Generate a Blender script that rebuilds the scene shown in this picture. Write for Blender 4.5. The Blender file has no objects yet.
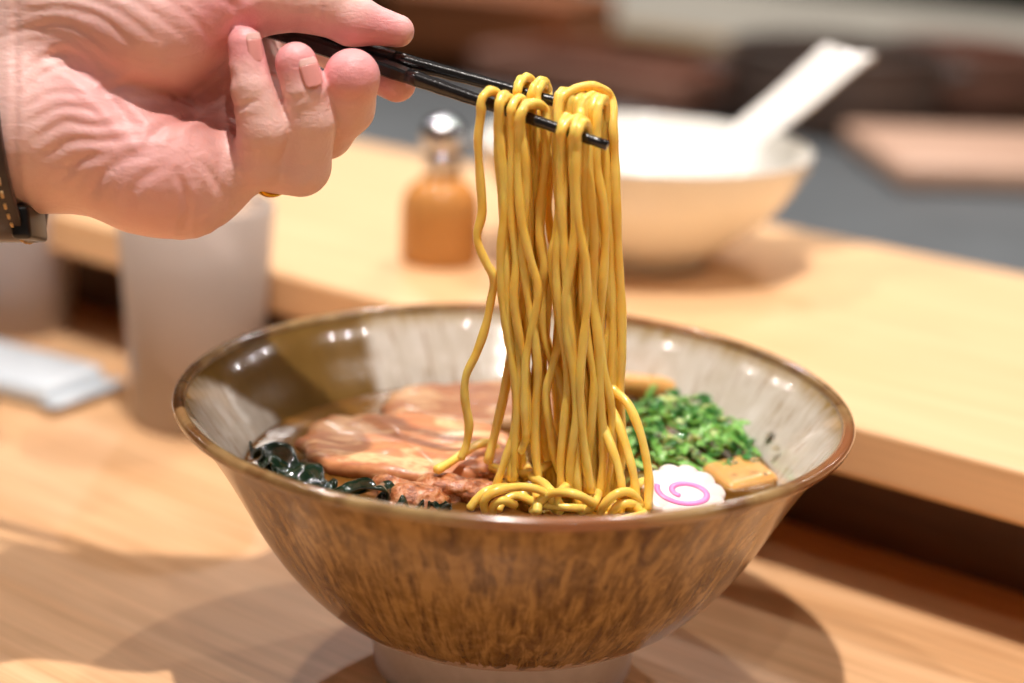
import bpy, math, random
import numpy as np
from mathutils import Vector, Matrix
random.seed(7); np.random.seed(7)
SC = bpy.context.scene
COL = SC.collection

# ---------------------------------------------------------------- camera
F = 1850.0
CAM = np.array([-0.001579, -0.548095, 0.27086])
CR = np.array([0.998883, 0.013455, 0.045294])
CU = np.array([-0.04725, 0.28444, 0.957529])
CW = np.array([0.0, 0.9586, -0.284758])
def ray(px, py): return CW + (px-512)/F*CR + (341.5-py)/F*CU
def on_z(px, py, z):
    d = ray(px, py); return CAM + d*((z-CAM[2])/d[2])
def on_y(px, py, Y):
    d = ray(px, py); return CAM + d*((Y-CAM[1])/d[1])
cd = bpy.data.cameras.new('camera'); co = bpy.data.objects.new('camera', cd); COL.objects.link(co)
m = Matrix(((CR[0], CU[0], -CW[0], CAM[0]), (CR[1], CU[1], -CW[1], CAM[1]), (CR[2], CU[2], -CW[2], CAM[2]), (0, 0, 0, 1)))
co.matrix_world = m
cd.sensor_width = 36; cd.lens = 36*F/1024; cd.clip_start = .01
cd.dof.use_dof = True; cd.dof.focus_distance = 0.541; cd.dof.aperture_fstop = 4.0; cd.dof.aperture_blades = 9
SC.camera = co

# ---------------------------------------------------------------- helpers
def lin(c):
    return tuple((v/255/12.92 if v/255 <= .04045 else ((v/255+.055)/1.055)**2.4) for v in c)
def C4(*c): return lin(c) + (1,)
def tag(o, label=None, cat=None, group=None, kind=None):
    if label: o['label'] = label
    if cat: o['category'] = cat
    if group: o['group'] = group
    if kind: o['kind'] = kind
    return o
def empty(name, loc=(0, 0, 0), rz=0):
    o = bpy.data.objects.new(name, None); COL.objects.link(o); o.location = loc; o.rotation_euler[2] = rz
    o.empty_display_size = .01
    return o
def mesh(name, v, f, mat=None, parent=None, smooth=True, loc=None, rot=None):
    me = bpy.data.meshes.new(name)
    me.from_pydata([tuple(map(float, p)) for p in v], [], [tuple(map(int, q)) for q in f])
    me.validate()
    if smooth: me.polygons.foreach_set('use_smooth', [True]*len(me.polygons))
    if mat: me.materials.append(mat)
    me.update()
    o = bpy.data.objects.new(name, me); COL.objects.link(o)
    if parent: o.parent = parent
    if loc is not None: o.location = loc
    if rot is not None: o.rotation_euler = rot
    return o
class MB:
    def __init__(s): s.v = []; s.f = []
    def add(s, v, f):
        n = len(s.v); s.v += [tuple(p) for p in v]; s.f += [tuple(i+n for i in q) for q in f]; return s
    def build(s, name, mat, parent=None, smooth=True, **k): return mesh(name, s.v, s.f, mat, parent, smooth, **k)
def lathe(prof, n=96, closed=False):
    v = []; f = []
    for r, z in prof:
        for i in range(n):
            a = 2*math.pi*i/n; v.append((r*math.cos(a), r*math.sin(a), z))
    m_ = len(prof)
    for j in range(m_-1 if not closed else m_):
        for i in range(n):
            a = j*n+i; b = j*n+(i+1) % n; c = ((j+1) % m_)*n+(i+1) % n; d = ((j+1) % m_)*n+i
            f.append((a, b, c, d))
    return v, f
def cap(v, f, ring, up=True):
    f.append(tuple(ring) if up else tuple(reversed(ring)))
def spline(P, n):
    P = np.array(P, float); k = len(P)
    if k < 3:
        t = np.linspace(0, 1, n)[:, None]; return P[0]*(1-t)+P[-1]*t
    Q = np.vstack([2*P[0]-P[1], P, 2*P[-1]-P[-2]])
    out = []
    seg = np.linspace(0, k-1, n)
    for s in seg:
        i = min(int(s), k-2); t = s-i
        a, b, c, d = Q[i], Q[i+1], Q[i+2], Q[i+3]
        out.append(.5*((2*b)+(-a+c)*t+(2*a-5*b+4*c-d)*t*t+(-a+3*b-3*c+d)*t**3))
    return np.array(out)
def tube(P, rad, ns=10, sq=0.0, flat=1.0, up0=(0, 0.3, 1)):
    """sweep a rounded section along P; rad scalar or array; sq squares the section off"""
    P = np.array(P, float); n = len(P)
    rad = np.full(n, rad) if np.isscalar(rad) else np.array(rad)
    T = np.gradient(P, axis=0); T /= np.linalg.norm(T, axis=1)[:, None]+1e-12
    N = np.cross(T[0], up0)
    if np.linalg.norm(N) < 1e-3: N = np.cross(T[0], (1, 0, 0))
    N /= np.linalg.norm(N); v = []; f = []
    for i in range(n):
        N = N-T[i]*np.dot(N, T[i]); N /= np.linalg.norm(N); B = np.cross(T[i], N)
        for k in range(ns):
            a = 2*math.pi*(k+.5)/ns; c, s = math.cos(a), math.sin(a)
            q = 1+sq*(1/max(abs(c), abs(s))-1)
            v.append(P[i]+rad[i]*q*(c*N*flat+s*B))
    for i in range(n-1):
        for k in range(ns):
            f.append((i*ns+k, i*ns+(k+1) % ns, (i+1)*ns+(k+1) % ns, (i+1)*ns+k))
    # rounded ends
    for e, sgn in ((0, -1), (n-1, 1)):
        ci = len(v); base = [v[e*ns+k] for k in range(ns)]; ctr = P[e]
        r2 = [ctr+(b-ctr)*.7+T[e]*sgn*rad[e]*.35 for b in base]
        v += r2; v.append(ctr+T[e]*sgn*rad[e]*.5)
        for k in range(ns):
            a, b = e*ns+k, e*ns+(k+1) % ns; c, d = ci+(k+1) % ns, ci+k
            q = (a, b, c, d) if sgn > 0 else (d, c, b, a)
            f.append(q); t = (d, c, ci+ns) if sgn > 0 else (ci+ns, c, d); f.append(t)
    return v, f
def rbox(sx, sy, sz, r=.003, seg=3):
    """rounded box centred in x,y with base at z=0 (superellipse rings)"""
    v = []; f = []; n = 4*(seg+1)
    rings = []
    for k in range(seg+1):
        a = math.pi/2*k/seg; rings.append((r*(1-math.sin(a)), r*(1-math.cos(a))))
    allr = [(i, z) for i, z in rings] + [(i, sz-z) for i, z in reversed(rings)]
    allr = [(rings[k][0], rings[k][1]) for k in range(seg+1)] + [(rings[k][0], sz-rings[k][1]) for k in range(seg, -1, -1)]
    for ins, z in allr:
        hx, hy = sx/2-ins, sy/2-ins; rr = max(r-ins, r*.05)
        for q, (cx, cy) in enumerate(((1, 1), (-1, 1), (-1, -1), (1, -1))):
            for k in range(seg+1):
                a = math.pi/2*(q+k/seg)
                v.append((cx*(hx-rr)+rr*math.cos(a), cy*(hy-rr)+rr*math.sin(a), z))
    m_ = len(allr)
    for j in range(m_-1):
        for i in range(n): f.append((j*n+i, j*n+(i+1) % n, (j+1)*n+(i+1) % n, (j+1)*n+i))
    f.append(tuple(reversed(range(n)))); f.append(tuple((m_-1)*n+i for i in range(n)))
    return v, f
def xf(v, loc=(0, 0, 0), rot=(0, 0, 0), sc=1):
    from mathutils import Euler
    M = Euler(rot).to_matrix(); out = []
    for p in v: out.append(tuple(M @ (Vector([float(c) for c in p])*sc) + Vector([float(c) for c in loc])))
    return out

# ---------------------------------------------------------------- materials
class NT:
    def __init__(s, name):
        s.m = bpy.data.materials.new(name); s.m.use_nodes = True; s.t = s.m.node_tree; s.t.nodes.clear()
        s.out = s.n('ShaderNodeOutputMaterial'); s.b = s.n('ShaderNodeBsdfPrincipled'); s.l(s.b.outputs[0], s.out.inputs[0])
    def n(s, k, **kw):
        x = s.t.nodes.new(k)
        for a, b in kw.items(): setattr(x, a, b)
        return x
    def l(s, a, b): s.t.links.new(a, b)
    def co(s): return s.n('ShaderNodeTexCoord').outputs['Object']
    def map(s, vec, sc=(1, 1, 1), rot=(0, 0, 0), loc=(0, 0, 0)):
        x = s.n('ShaderNodeMapping'); s.l(vec, x.inputs[0]); x.inputs['Scale'].default_value = sc; x.inputs['Rotation'].default_value = rot; x.inputs['Location'].default_value = loc
        return x.outputs[0]
    def noise(s, vec, scale=5, detail=3, rough=.5, dist=0):
        x = s.n('ShaderNodeTexNoise'); s.l(vec, x.inputs['Vector']); x.inputs['Scale'].default_value = scale; x.inputs['Detail'].default_value = detail
        x.inputs['Roughness'].default_value = rough; x.inputs['Distortion'].default_value = dist; return x.outputs['Fac']
    def ramp(s, fac, stops):
        x = s.n('ShaderNodeValToRGB'); s.l(fac, x.inputs[0]); e = x.color_ramp.elements
        e[0].position, e[0].color = stops[0]; e[1].position, e[1].color = stops[-1]
        for p, c in stops[1:-1]: k = e.new(p); k.color = c
        return x.outputs[0]
    def mix(s, fac, a, b, mode='MIX'):
        x = s.n('ShaderNodeMix', data_type='RGBA', blend_type=mode)
        for i, v in ((0, fac), (6, a), (7, b)):
            if hasattr(v, 'is_output'): s.l(v, x.inputs[i])
            else: x.inputs[i].default_value = v
        return x.outputs[2]
    def math(s, op, a, b=0, c=None):
        x = s.n('ShaderNodeMath', operation=op)
        for i, v in enumerate((a, b, c)):
            if v is None: continue
            if hasattr(v, 'is_output'): s.l(v, x.inputs[i])
            else: x.inputs[i].default_value = v
        return x.outputs[0]
    def bump(s, h, strength=.3, dist=.001):
        x = s.n('ShaderNodeBump'); s.l(h, x.inputs['Height']); x.inputs['Strength'].default_value = strength; x.inputs['Distance'].default_value = dist
        s.l(x.outputs[0], s.b.inputs['Normal'])
    def set(s, **k):
        names = dict(col='Base Color', rough='Roughness', metal='Metallic', ior='IOR', trans='Transmission Weight', sss='Subsurface Weight', coat='Coat Weight',
                     crough='Coat Roughness', spec='Specular IOR Level', alpha='Alpha', sheen='Sheen Weight', sscale='Subsurface Scale', srad='Subsurface Radius', aniso='Anisotropic')
        for a, v in k.items():
            i = s.b.inputs[names[a]]
            if hasattr(v, 'is_output'): s.l(v, i)
            else: i.default_value = v
        return s

def plain(name, c, rough=.4, var=.08, scale=60, **k):
    t = NT(name); n = t.noise(t.co(), scale, 3)
    a = C4(*c); lo = tuple(x*(1-var) for x in a[:3])+(1,); hi = tuple(min(1, x*(1+var)) for x in a[:3])+(1,)
    t.set(col=t.ramp(n, [(.3, lo), (.7, hi)]), rough=rough, **k); return t.m

GA = math.radians(-37.5)                       # direction the counter runs
GE = np.array([math.cos(GA), math.sin(GA)]); GN = np.array([-math.sin(GA), math.cos(GA)])
def gp(e, n, z=0.): return (GE[0]*e+GN[0]*n, GE[1]*e+GN[1]*n, z)

def wood(name, base, dark, grain=1.0, rough=.42, rot=0.0, coat=.15):
    t = NT(name); c = t.co()
    v = t.map(c, (1.2, 16, 16), (0, 0, rot))
    broad = t.noise(v, 3.2, 4, .55, .6)
    fine = t.noise(t.map(c, (6, 260, 260), (0, 0, rot)), 3.0, 3, .6)
    fine2 = t.noise(t.map(c, (2.5, 75, 75), (0, 0, rot)), 3.0, 3, .55, .3)
    col = t.mix(t.ramp(broad, [(.35, (0, 0, 0, 1)), (.68, (1, 1, 1, 1))]), C4(*base), C4(*dark))
    k = t.ramp(fine, [(.3, (.80, .76, .70, 1)), (.62, (1.03, 1.02, 1.0, 1))])
    col = t.mix(.75*grain, col, k, 'MULTIPLY')
    k2 = t.ramp(fine2, [(.3, (.78, .73, .66, 1)), (.6, (1.03, 1.03, 1.0, 1))])
    col = t.mix(.75*grain, col, k2, 'MULTIPLY')
    t.set(col=col, rough=rough, coat=coat, crough=.25); t.bump(fine, .12, .0004); return t.m

M = {}
M['table'] = wood('table_wood', (230, 188, 146), (212, 164, 118), 1.0, .45)
M['ledge'] = wood('ledge_wood', (240, 198, 152), (232, 186, 138), .35, .40)
M['apron'] = wood('apron_wood', (96, 60, 34), (70, 44, 26), .6, .6)

def glaze_mat(name, inner):
    t = NT(name); c = t.co()
    sx = t.n('ShaderNodeSeparateXYZ'); t.l(c, sx.inputs[0])
    r = t.math('SQRT', t.math('ADD', t.math('MULTIPLY', sx.outputs[0], sx.outputs[0]), t.math('MULTIPLY', sx.outputs[1], sx.outputs[1])))
    def dirv(zs, ks=1.0):
        cb = t.n('ShaderNodeCombineXYZ')
        t.l(t.math('DIVIDE', sx.outputs[0], r), cb.inputs[0]); t.l(t.math('DIVIDE', sx.outputs[1], r), cb.inputs[1])
        t.l(t.math('MULTIPLY', sx.outputs[2], zs), cb.inputs[2]); return cb.outputs[0]
    st = t.noise(dirv(2.2), 38, 4, .6, .25)           # long vertical runs
    st2 = t.noise(dirv(5.5), 13, 5, .66, .9)      # broken drips
    sp = t.noise(c, 260, 3, .6)
    if not inner:
        base = t.mix(t.ramp(st2, [(.36, (0, 0, 0, 1)), (.62, (1, 1, 1, 1))]), C4(122, 94, 48), C4(162, 130, 80))
        col = t.mix(t.ramp(st, [(.34, (1, 1, 1, 1)), (.52, (0, 0, 0, 1))]), base, C4(88, 62, 28))
        col = t.mix(t.math('MULTIPLY', t.ramp(sp, [(.45, (0, 0, 0, 1)), (.7, (1, 1, 1, 1))]), .35), col, C4(184, 152, 104))
        # darker running glaze just under the rim and on one flank
        hi = t.n('ShaderNodeMapRange'); t.l(sx.outputs[2], hi.inputs[0]); hi.inputs[1].default_value = .05; hi.inputs[2].default_value = .088
        big = t.noise(dirv(4), 2.2, 2)
        dk = t.math('MULTIPLY', t.ramp(big, [(.42, (0, 0, 0, 1)), (.66, (1, 1, 1, 1))]), t.ramp(st2, [(.4, (1, 1, 1, 1)), (.56, (0, 0, 0, 1))]))
        col = t.mix(t.math('MULTIPLY', dk, .8), col, C4(70, 36, 10))
        # bare porcelain where the glaze stops, with a ragged edge
        edge = t.math('ADD', sx.outputs[2], t.math('MULTIPLY', t.math('SUBTRACT', t.noise(dirv(8), 14, 3, .6), .5), .016))
        e = t.n('ShaderNodeMapRange'); t.l(edge, e.inputs[0]); e.inputs[1].default_value = .0262; e.inputs[2].default_value = .0272
        col = t.mix(e.outputs[0], C4(205, 178, 160), col)
    else:
        base = t.mix(t.ramp(st2, [(.35, (0, 0, 0, 1)), (.65, (1, 1, 1, 1))]), C4(214, 208, 198), C4(194, 184, 168))
        col = t.mix(t.math('MULTIPLY', t.ramp(st, [(.33, (1, 1, 1, 1)), (.45, (0, 0, 0, 1))]), .6), base, C4(140, 106, 68))
        hi = t.n('ShaderNodeMapRange'); t.l(t.math('ADD', r, t.math('MULTIPLY', t.math('SUBTRACT', st, .5), .008)), hi.inputs[0]); hi.inputs[1].default_value = .0965; hi.inputs[2].default_value = .1015
        col = t.mix(hi.outputs[0], col, C4(150, 124, 78))
        # a dipped patch of brown glaze on the far left of the inner wall
        ang = t.math('ADD', t.math('ARCTAN2', sx.outputs[1], sx.outputs[0]), t.math('MULTIPLY', t.math('SUBTRACT', t.noise(c, 60, 3), .5), .10))
        a0 = t.n('ShaderNodeMapRange', interpolation_type='SMOOTHSTEP'); t.l(ang, a0.inputs[0]); a0.inputs[1].default_value = 2.12; a0.inputs[2].default_value = 2.20
        lim = t.math('ADD', t.math('MULTIPLY', t.math('MAXIMUM', t.math('SUBTRACT', sx.outputs[2], .069), 0), 15.0), 2.76)
        a1 = t.n('ShaderNodeMapRange', interpolation_type='SMOOTHSTEP'); t.l(t.math('SUBTRACT', lim, ang), a1.inputs[0]); a1.inputs[1].default_value = -.03; a1.inputs[2].default_value = .05
        brown = t.mix(st, C4(126, 96, 48), C4(100, 74, 34))
        col = t.mix(t.math('MULTIPLY', a0.outputs[0], a1.outputs[0]), col, brown)
    t.set(col=col, rough=.16 if inner else .24, coat=.7 if inner else .3, crough=.02 if inner else .1); t.bump(t.mix(.5, st2, sp), .22, .0006); return t.m
M['glaze_out'] = glaze_mat('brown_drip_glaze', False)
M['glaze_in'] = glaze_mat('grey_streaked_glaze', True)
def rim_mat():
    t = NT('rim_glaze'); c = t.co(); n = t.noise(c, 45, 4, .6, .6); n2 = t.noise(c, 9, 2)
    col = t.mix(t.ramp(n, [(.4, (0, 0, 0, 1)), (.62, (1, 1, 1, 1))]), C4(104, 72, 40), C4(158, 130, 86))
    col = t.mix(t.ramp(n2, [(.45, (0, 0, 0, 1)), (.62, (1, 1, 1, 1))]), col, C4(146, 92, 58))
    t.set(col=col, rough=.2, coat=.5, crough=.1); t.bump(n, .15, .0004); return t.m
M['rim'] = rim_mat()
M['porcelain'] = plain('bare_porcelain', (224, 220, 228), .4, .05, 200, coat=.2)
M['white'] = plain('white_ceramic', (240, 238, 232), .22, .02, 40, coat=.4)
M['spoonm'] = plain('spoon_ceramic', (238, 234, 228), .25, .02, 40, coat=.4)

def noodle_mat():
    t = NT('egg_noodle'); n = t.noise(t.co(), 90, 3, .5)
    t.set(col=t.ramp(n, [(.3, C4(250, 200, 84)), (.7, C4(255, 222, 120))]), rough=.3, sss=.45, srad=(1, .55, .16), sscale=.0022, coat=.35, crough=.12, ior=1.4)
    t.bump(t.noise(t.co(), 700, 2), .12, .0002); return t.m
M['noodle'] = noodle_mat()
def stick_mat():
    t = NT('black_lacquer'); n = t.noise(t.co(), 900, 2, .6)
    t.set(col=t.ramp(n, [(.3, C4(13, 12, 13)), (.7, C4(30, 27, 28))]), rough=.26, coat=.5, crough=.15); t.bump(n, .35, .0003); return t.m
M['stick'] = stick_mat()

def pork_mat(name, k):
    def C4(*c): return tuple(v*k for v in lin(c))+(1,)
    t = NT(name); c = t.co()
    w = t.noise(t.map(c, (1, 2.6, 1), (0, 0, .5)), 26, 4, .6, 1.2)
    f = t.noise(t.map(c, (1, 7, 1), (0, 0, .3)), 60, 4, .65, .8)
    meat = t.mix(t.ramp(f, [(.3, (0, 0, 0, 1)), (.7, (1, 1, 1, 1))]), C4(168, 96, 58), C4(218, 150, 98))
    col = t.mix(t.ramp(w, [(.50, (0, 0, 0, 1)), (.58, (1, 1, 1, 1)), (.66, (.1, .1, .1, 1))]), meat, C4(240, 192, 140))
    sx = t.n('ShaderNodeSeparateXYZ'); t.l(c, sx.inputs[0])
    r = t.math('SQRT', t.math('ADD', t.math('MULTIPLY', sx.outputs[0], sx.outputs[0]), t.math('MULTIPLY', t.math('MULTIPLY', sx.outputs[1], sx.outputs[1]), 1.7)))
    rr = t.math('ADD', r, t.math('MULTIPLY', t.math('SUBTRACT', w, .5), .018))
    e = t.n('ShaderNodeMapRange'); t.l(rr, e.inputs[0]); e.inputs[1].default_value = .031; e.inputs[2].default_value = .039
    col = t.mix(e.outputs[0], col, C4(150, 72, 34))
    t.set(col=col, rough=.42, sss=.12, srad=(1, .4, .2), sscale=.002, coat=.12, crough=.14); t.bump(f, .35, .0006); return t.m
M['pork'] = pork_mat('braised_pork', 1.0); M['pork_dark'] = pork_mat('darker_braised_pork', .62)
M['fat'] = plain('pork_fat', (246, 208, 168), .25, .06, 120, coat=.5, sss=.3, sscale=.002)
def crumb_mat():
    t = NT('torn_pork'); n = t.noise(t.co(), 320, 4, .65, .8)
    t.set(col=t.ramp(n, [(.32, C4(110, 56, 32)), (.5, C4(186, 112, 64)), (.68, C4(224, 166, 124))]), rough=.22, coat=.6, sss=.15, sscale=.002); t.bump(n, .8, .0012); return t.m
M['torn'] = crumb_mat()
M['wakame'] = plain('wakame', (22, 40, 26), .16, .5, 160, coat=.6, crough=.08)
M['menma'] = plain('bamboo_shoot', (214, 160, 88), .3, .12, 90, coat=.4, sss=.2, sscale=.002)
M['fishcake'] = plain('fishcake', (222, 210, 206), .3, .02, 80, sss=.3, sscale=.003, coat=.4)
M['pink'] = plain('fishcake_pink', (236, 128, 190), .3, .06, 80, sss=.2, sscale=.002)
GREENS = [plain('scallion_deep', (58, 124, 52), .3, .25, 300, coat=.4), plain('scallion_mid', (124, 180, 84), .3, .2, 300, coat=.4, sss=.2, sscale=.001),
          plain('scallion_pale', (200, 216, 140), .3, .15, 300, coat=.4, sss=.3, sscale=.001)]

def liquid(name, col, dens, rough=.02, ior=1.33):
    t = NT(name); t.set(col=(1, 1, 1, 1), rough=rough, trans=1.0, ior=ior)
    a = t.n('ShaderNodeVolumeAbsorption'); a.inputs['Color'].default_value = C4(*col); a.inputs['Density'].default_value = dens
    t.l(a.outputs[0], t.out.inputs[1]); return t.m
def broth_mat():
    t = NT('soy_broth'); n = t.noise(t.co(), 45, 3, .5, .4)
    col = t.ramp(n, [(.3, C4(92, 58, 20)), (.7, C4(132, 90, 38))])
    t.set(col=col, rough=.04, trans=.3, ior=1.33)
    t.bump(t.noise(t.co(), 120, 2, .5), .25, .0006); return t.m
M['broth'] = broth_mat()
t_ = NT('clear_glass'); t_.set(col=(1, 1, 1, 1), rough=.0, trans=1.0, ior=1.45); M['glass'] = t_.m
t_ = NT('frosted_glass'); t_.set(col=C4(255, 240, 230), rough=.4, trans=.62, ior=1.3); M['frost'] = t_.m
t_ = NT('bluish_glass'); t_.set(col=C4(244, 230, 226), rough=.35, trans=.6, ior=1.3); M['blueglass'] = t_.m
t_ = NT('amber_glass'); t_.set(col=C4(240, 172, 98), rough=.25, trans=.45, ior=1.3); M['amberglass'] = t_.m
t_ = NT('amber_oil'); t_.set(col=C4(236, 152, 60), rough=.2, trans=.35, ior=1.35); M['amber'] = t_.m
t_ = NT('bubble_film'); t_.set(col=C4(250, 244, 226), rough=.02, trans=.9, ior=1.25, coat=1.0, crough=.02); M['bubble'] = t_.m
t_ = NT('water'); t_.set(col=(1, 1, 1, 1), rough=.12, trans=.92, ior=1.2); M['water'] = t_.m
t_ = NT('ice'); t_.set(col=C4(246, 240, 240), rough=.35, trans=.6, ior=1.31); M['ice'] = t_.m
M['steel'] = plain('polished_steel', (210, 212, 218), .16, .05, 60, metal=1.0)
M['slate'] = plain('dark_worktop', (74, 80, 84), .5, .15, 12)
M['dark'] = plain('dark_steel', (92, 76, 68), .45, .35, 9)
M['black'] = plain('black_plastic', (18, 17, 17), .35, .2, 50)
M['brown'] = wood('brown_box_wood', (214, 138, 86), (180, 108, 66), .6, .5)
M['board'] = wood('board_wood', (200, 164, 142), (184, 146, 124), .4, .5)
M['tan'] = wood('tan_wood', (190, 158, 112), (172, 138, 94), .5, .5)
M['greyw'] = plain('pale_grey_panel', (200, 196, 184), .4, .08, 7)
M['purple'] = plain('terracotta_brown', (160, 116, 98), .5, .2, 12)
M['towel'] = plain('wrapped_towel', (200, 210, 218), .25, .05, 60, coat=.5)
M['leather'] = plain('brown_leather', (52, 34, 24), .42, .3, 260, coat=.2)
M['thread'] = plain('cream_thread', (206, 168, 116), .7, .1, 300)
M['gold'] = plain('gold', (236, 178, 48), .2, .05, 60, metal=1.0)
M['plaster'] = plain('plaster', (92, 78, 62), .8, .06, 4)
M['tile'] = plain('floor_tile', (70, 62, 56), .6, .15, 5)
def skin_mat():
    t = NT('skin'); at = t.n('ShaderNodeAttribute', attribute_name='tone'); c = t.co()
    b = t.noise(c, 45, 4, .6)
    base = t.mix(b, C4(234, 188, 178), C4(246, 210, 202))
    s = t.n('ShaderNodeSeparateColor'); t.l(at.outputs['Color'], s.inputs[0])
    red = t.mix(s.outputs[0], base, C4(226, 140, 146))
    red = t.mix(t.math('MULTIPLY', s.outputs[1], .8), red, C4(168, 80, 64))
    t.set(col=red, rough=.45, sss=.16, srad=(1, .35, .2), sscale=.004, spec=.45)
    # fine skin lines, running mostly across the palm heel
    w = t.noise(t.map(c, (60, 190, 190), (0, .2, -.5)), 2.2, 5, .6, 1.1)
    p = t.noise(c, 1300, 2, .5); big = t.noise(t.map(c, (40, 90, 60), (0, 0, -.6)), 1.4, 3, .5, .8)
    h = t.math('ADD', t.math('ADD', t.math('MULTIPLY', w, .38), t.math('MULTIPLY', p, .10)), t.math('MULTIPLY', big, .7))
    t.bump(h, .5, .0016); return t.m
M['skin'] = skin_mat()
M['nail'] = plain('nail', (224, 154, 148), .3, .04, 200, coat=.3)
M['nailtip'] = plain('nail_edge', (240, 196, 190), .35, .03, 200)

# ---------------------------------------------------------------- setting
def slab(e0, e1, n0, n1, z0, z1, name, mat, parent=None, r=.003):
    """a board aligned with the counter; origin at its base centre, its x axis along the counter"""
    v, f = rbox(e1-e0, n1-n0, z1-z0, r)
    c = gp((e0+e1)/2, (n0+n1)/2, z0)
    return mesh(name, v, f, mat, parent, False, loc=c, rot=(0, 0, GA))
def bevelshade(o):
    for p in o.data.polygons: p.use_smooth = False
# room shell
tag(mesh('floor', [(-3, -2.2, -.72), (3.4, -2.2, -.72), (3.4, 3.6, -.72), (-3, 3.6, -.72)], [(0, 1, 2, 3)], M['tile'], smooth=False), kind='structure')
tag(mesh('wall_back', [(-3, 3.6, -.72), (3.4, 3.6, -.72), (3.4, 3.6, 1.9), (-3, 3.6, 1.9)], [(3, 2, 1, 0)], M['plaster'], smooth=False), kind='structure')
tag(mesh('wall_left', [(-3, -2.2, -.72), (-3, 3.6, -.72), (-3, 3.6, 1.9), (-3, -2.2, 1.9)], [(3, 2, 1, 0)], M['plaster'], smooth=False), kind='structure')
tag(mesh('wall_right', [(3.4, -2.2, -.72), (3.4, 3.6, -.72), (3.4, 3.6, 1.9), (3.4, -2.2, 1.9)], [(0, 1, 2, 3)], M['plaster'], smooth=False), kind='structure')
tag(mesh('ceiling', [(-3, -2.2, 1.9), (3.4, -2.2, 1.9), (3.4, 3.6, 1.9), (-3, 3.6, 1.9)], [(3, 2, 1, 0)], M['plaster'], smooth=False), kind='structure')

dc = tag(empty('dining_counter', gp(0, -.14, -.72), GA), 'pale wooden counter top with fine straight grain, under the big ramen bowl', 'counter')
v, f = rbox(2.4, .66, .04, .003); mesh('counter_top', v, f, M['table'], dc, False, loc=(0, 0, .68))
v, f = rbox(2.3, .03, .68, .003); mesh('front_panel', v, f, M['apron'], dc, False, loc=(0, .25, 0))
sl = tag(empty('serving_ledge', gp(0, .25, -.72), GA), 'raised blond wood ledge behind the ramen bowl, white bowl standing on it', 'ledge')
v, f = rbox(2.4, .257, .0195, .002); mesh('ledge_board', v, f, M['ledge'], sl, False, loc=(0, 0, .7655))
v, f = rbox(2.4, .03, .7655, .002); mesh('riser_panel', v, f, M['apron'], sl, False, loc=(0, -.063+.0, 0))

# ---------------------------------------------------------------- ramen bowl
H = .092
bowl = tag(empty('ramen_bowl'), 'large flared ramen bowl with streaked brown glaze outside and grey glaze inside', 'bowl')
outer = [(.0435, .0195), (.050, .0208), (.0585, .026), (.066, .033), (.0735, .042), (.0800, .052), (.0860, .063), (.0905, .071), (.0955, .079), (.1000, .085), (.1032, .0885)]
inner = [(.1022, .0905), (.0975, .0850), (.0925, .0775), (.0865, .0690), (.0812, .0605), (.075, .050), (.066, .040), (.054, .032), (.036, .0275), (.012, .0265)]
def smooth_prof(p, n): return [tuple(q) for q in spline([(a, b, 0) for a, b in p], n)[:, :2]]
v, f = lathe(smooth_prof(outer, 44), 160); v2, f2 = lathe([(.012, .024), (.0435, .0195)], 160)
mb = MB(); mb.add(v2, f2); mb.add(v, f); mb.build('outer_wall', M['glaze_out'], bowl)
v, f = lathe(smooth_prof(inner, 44), 160); cap(v, f, range(43*160, 44*160), True)
tag(mesh('inner_wall', v, f, M['glaze_in'], bowl), 'grey streaked inner glaze')
rp = []
for k in range(25):
    a = math.radians(-128 + 350*k/24); 
    rp.append((.10305+.00205*math.cos(a), .0897+.00195*math.sin(a)))
v, f = lathe(rp, 160, closed=True); tag(mesh('rim', v, f, M['rim'], bowl), 'dark brown rolled rim')
foot = [(.0400, .0195), (.0432, .0215), (.0438, .018), (.0428, .012), (.0420, .005), (.0415, .001), (.0400, 0), (.0375, .001), (.037, .010), (.036, .0195)]
v, f = lathe(foot, 128); tag(mesh('foot', v, f, M['porcelain'], bowl), 'bare greyish porcelain foot ring')

SZ = .066
v, f = lathe([(.0, SZ), (.02, SZ), (.045, SZ), (.065, SZ), (.078, SZ), (.0825, SZ+.0001), (.0838, SZ+.0006)], 128)
br = mesh('broth', v, f, M['broth']); tag(br, 'brown soy broth with oil sheen filling the ramen bowl', 'soup')

# ---------------------------------------------------------------- toppings
def blob_slice(name, pts, thick, mat, loc, rot, label, cat, wob=.0005, fatband=True, seed=1):
    """a thick slice with an irregular outline: pts are (x,y) outline radii control"""
    rs = np.random.RandomState(seed)
    P = spline([(a, b, 0) for a, b in pts+[pts[0]]], 73)[:-1, :2]; n = len(P); v = []; f = []
    rings = [(.0, 0), (.35, 0), (.65, 0), (.88, 0), (.97, .12), (1., .4), (1., .65), (.965, .92), (.88, 1.), (.6, 1.), (.3, 1.), (.0, 1.)]
    ph = rs.rand(6)*6
    for s, h in rings:
        for k, p in enumerate(P):
            w = wob*(math.sin(p[0]*210*s+ph[0])+math.sin(p[1]*260*s+ph[1])+.6*math.sin((p[0]+p[1])*520*s+ph[2]))
            rr = 1+.02*math.sin(k*1.3+ph[3])+.015*math.sin(k*2.9+ph[4])
            v.append((p[0]*s*rr, p[1]*s*rr, (1-h)*thick+w*(1 if s < .99 else .7)))
    for j in range(len(rings)-1):
        for k in range(n): f.append((j*n+k, (j+1)*n+k, (j+1)*n+(k+1) % n, j*n+(k+1) % n))
    o = mesh(name, v, f, mat, loc=loc, rot=rot); tag(o, label, cat); return o
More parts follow.
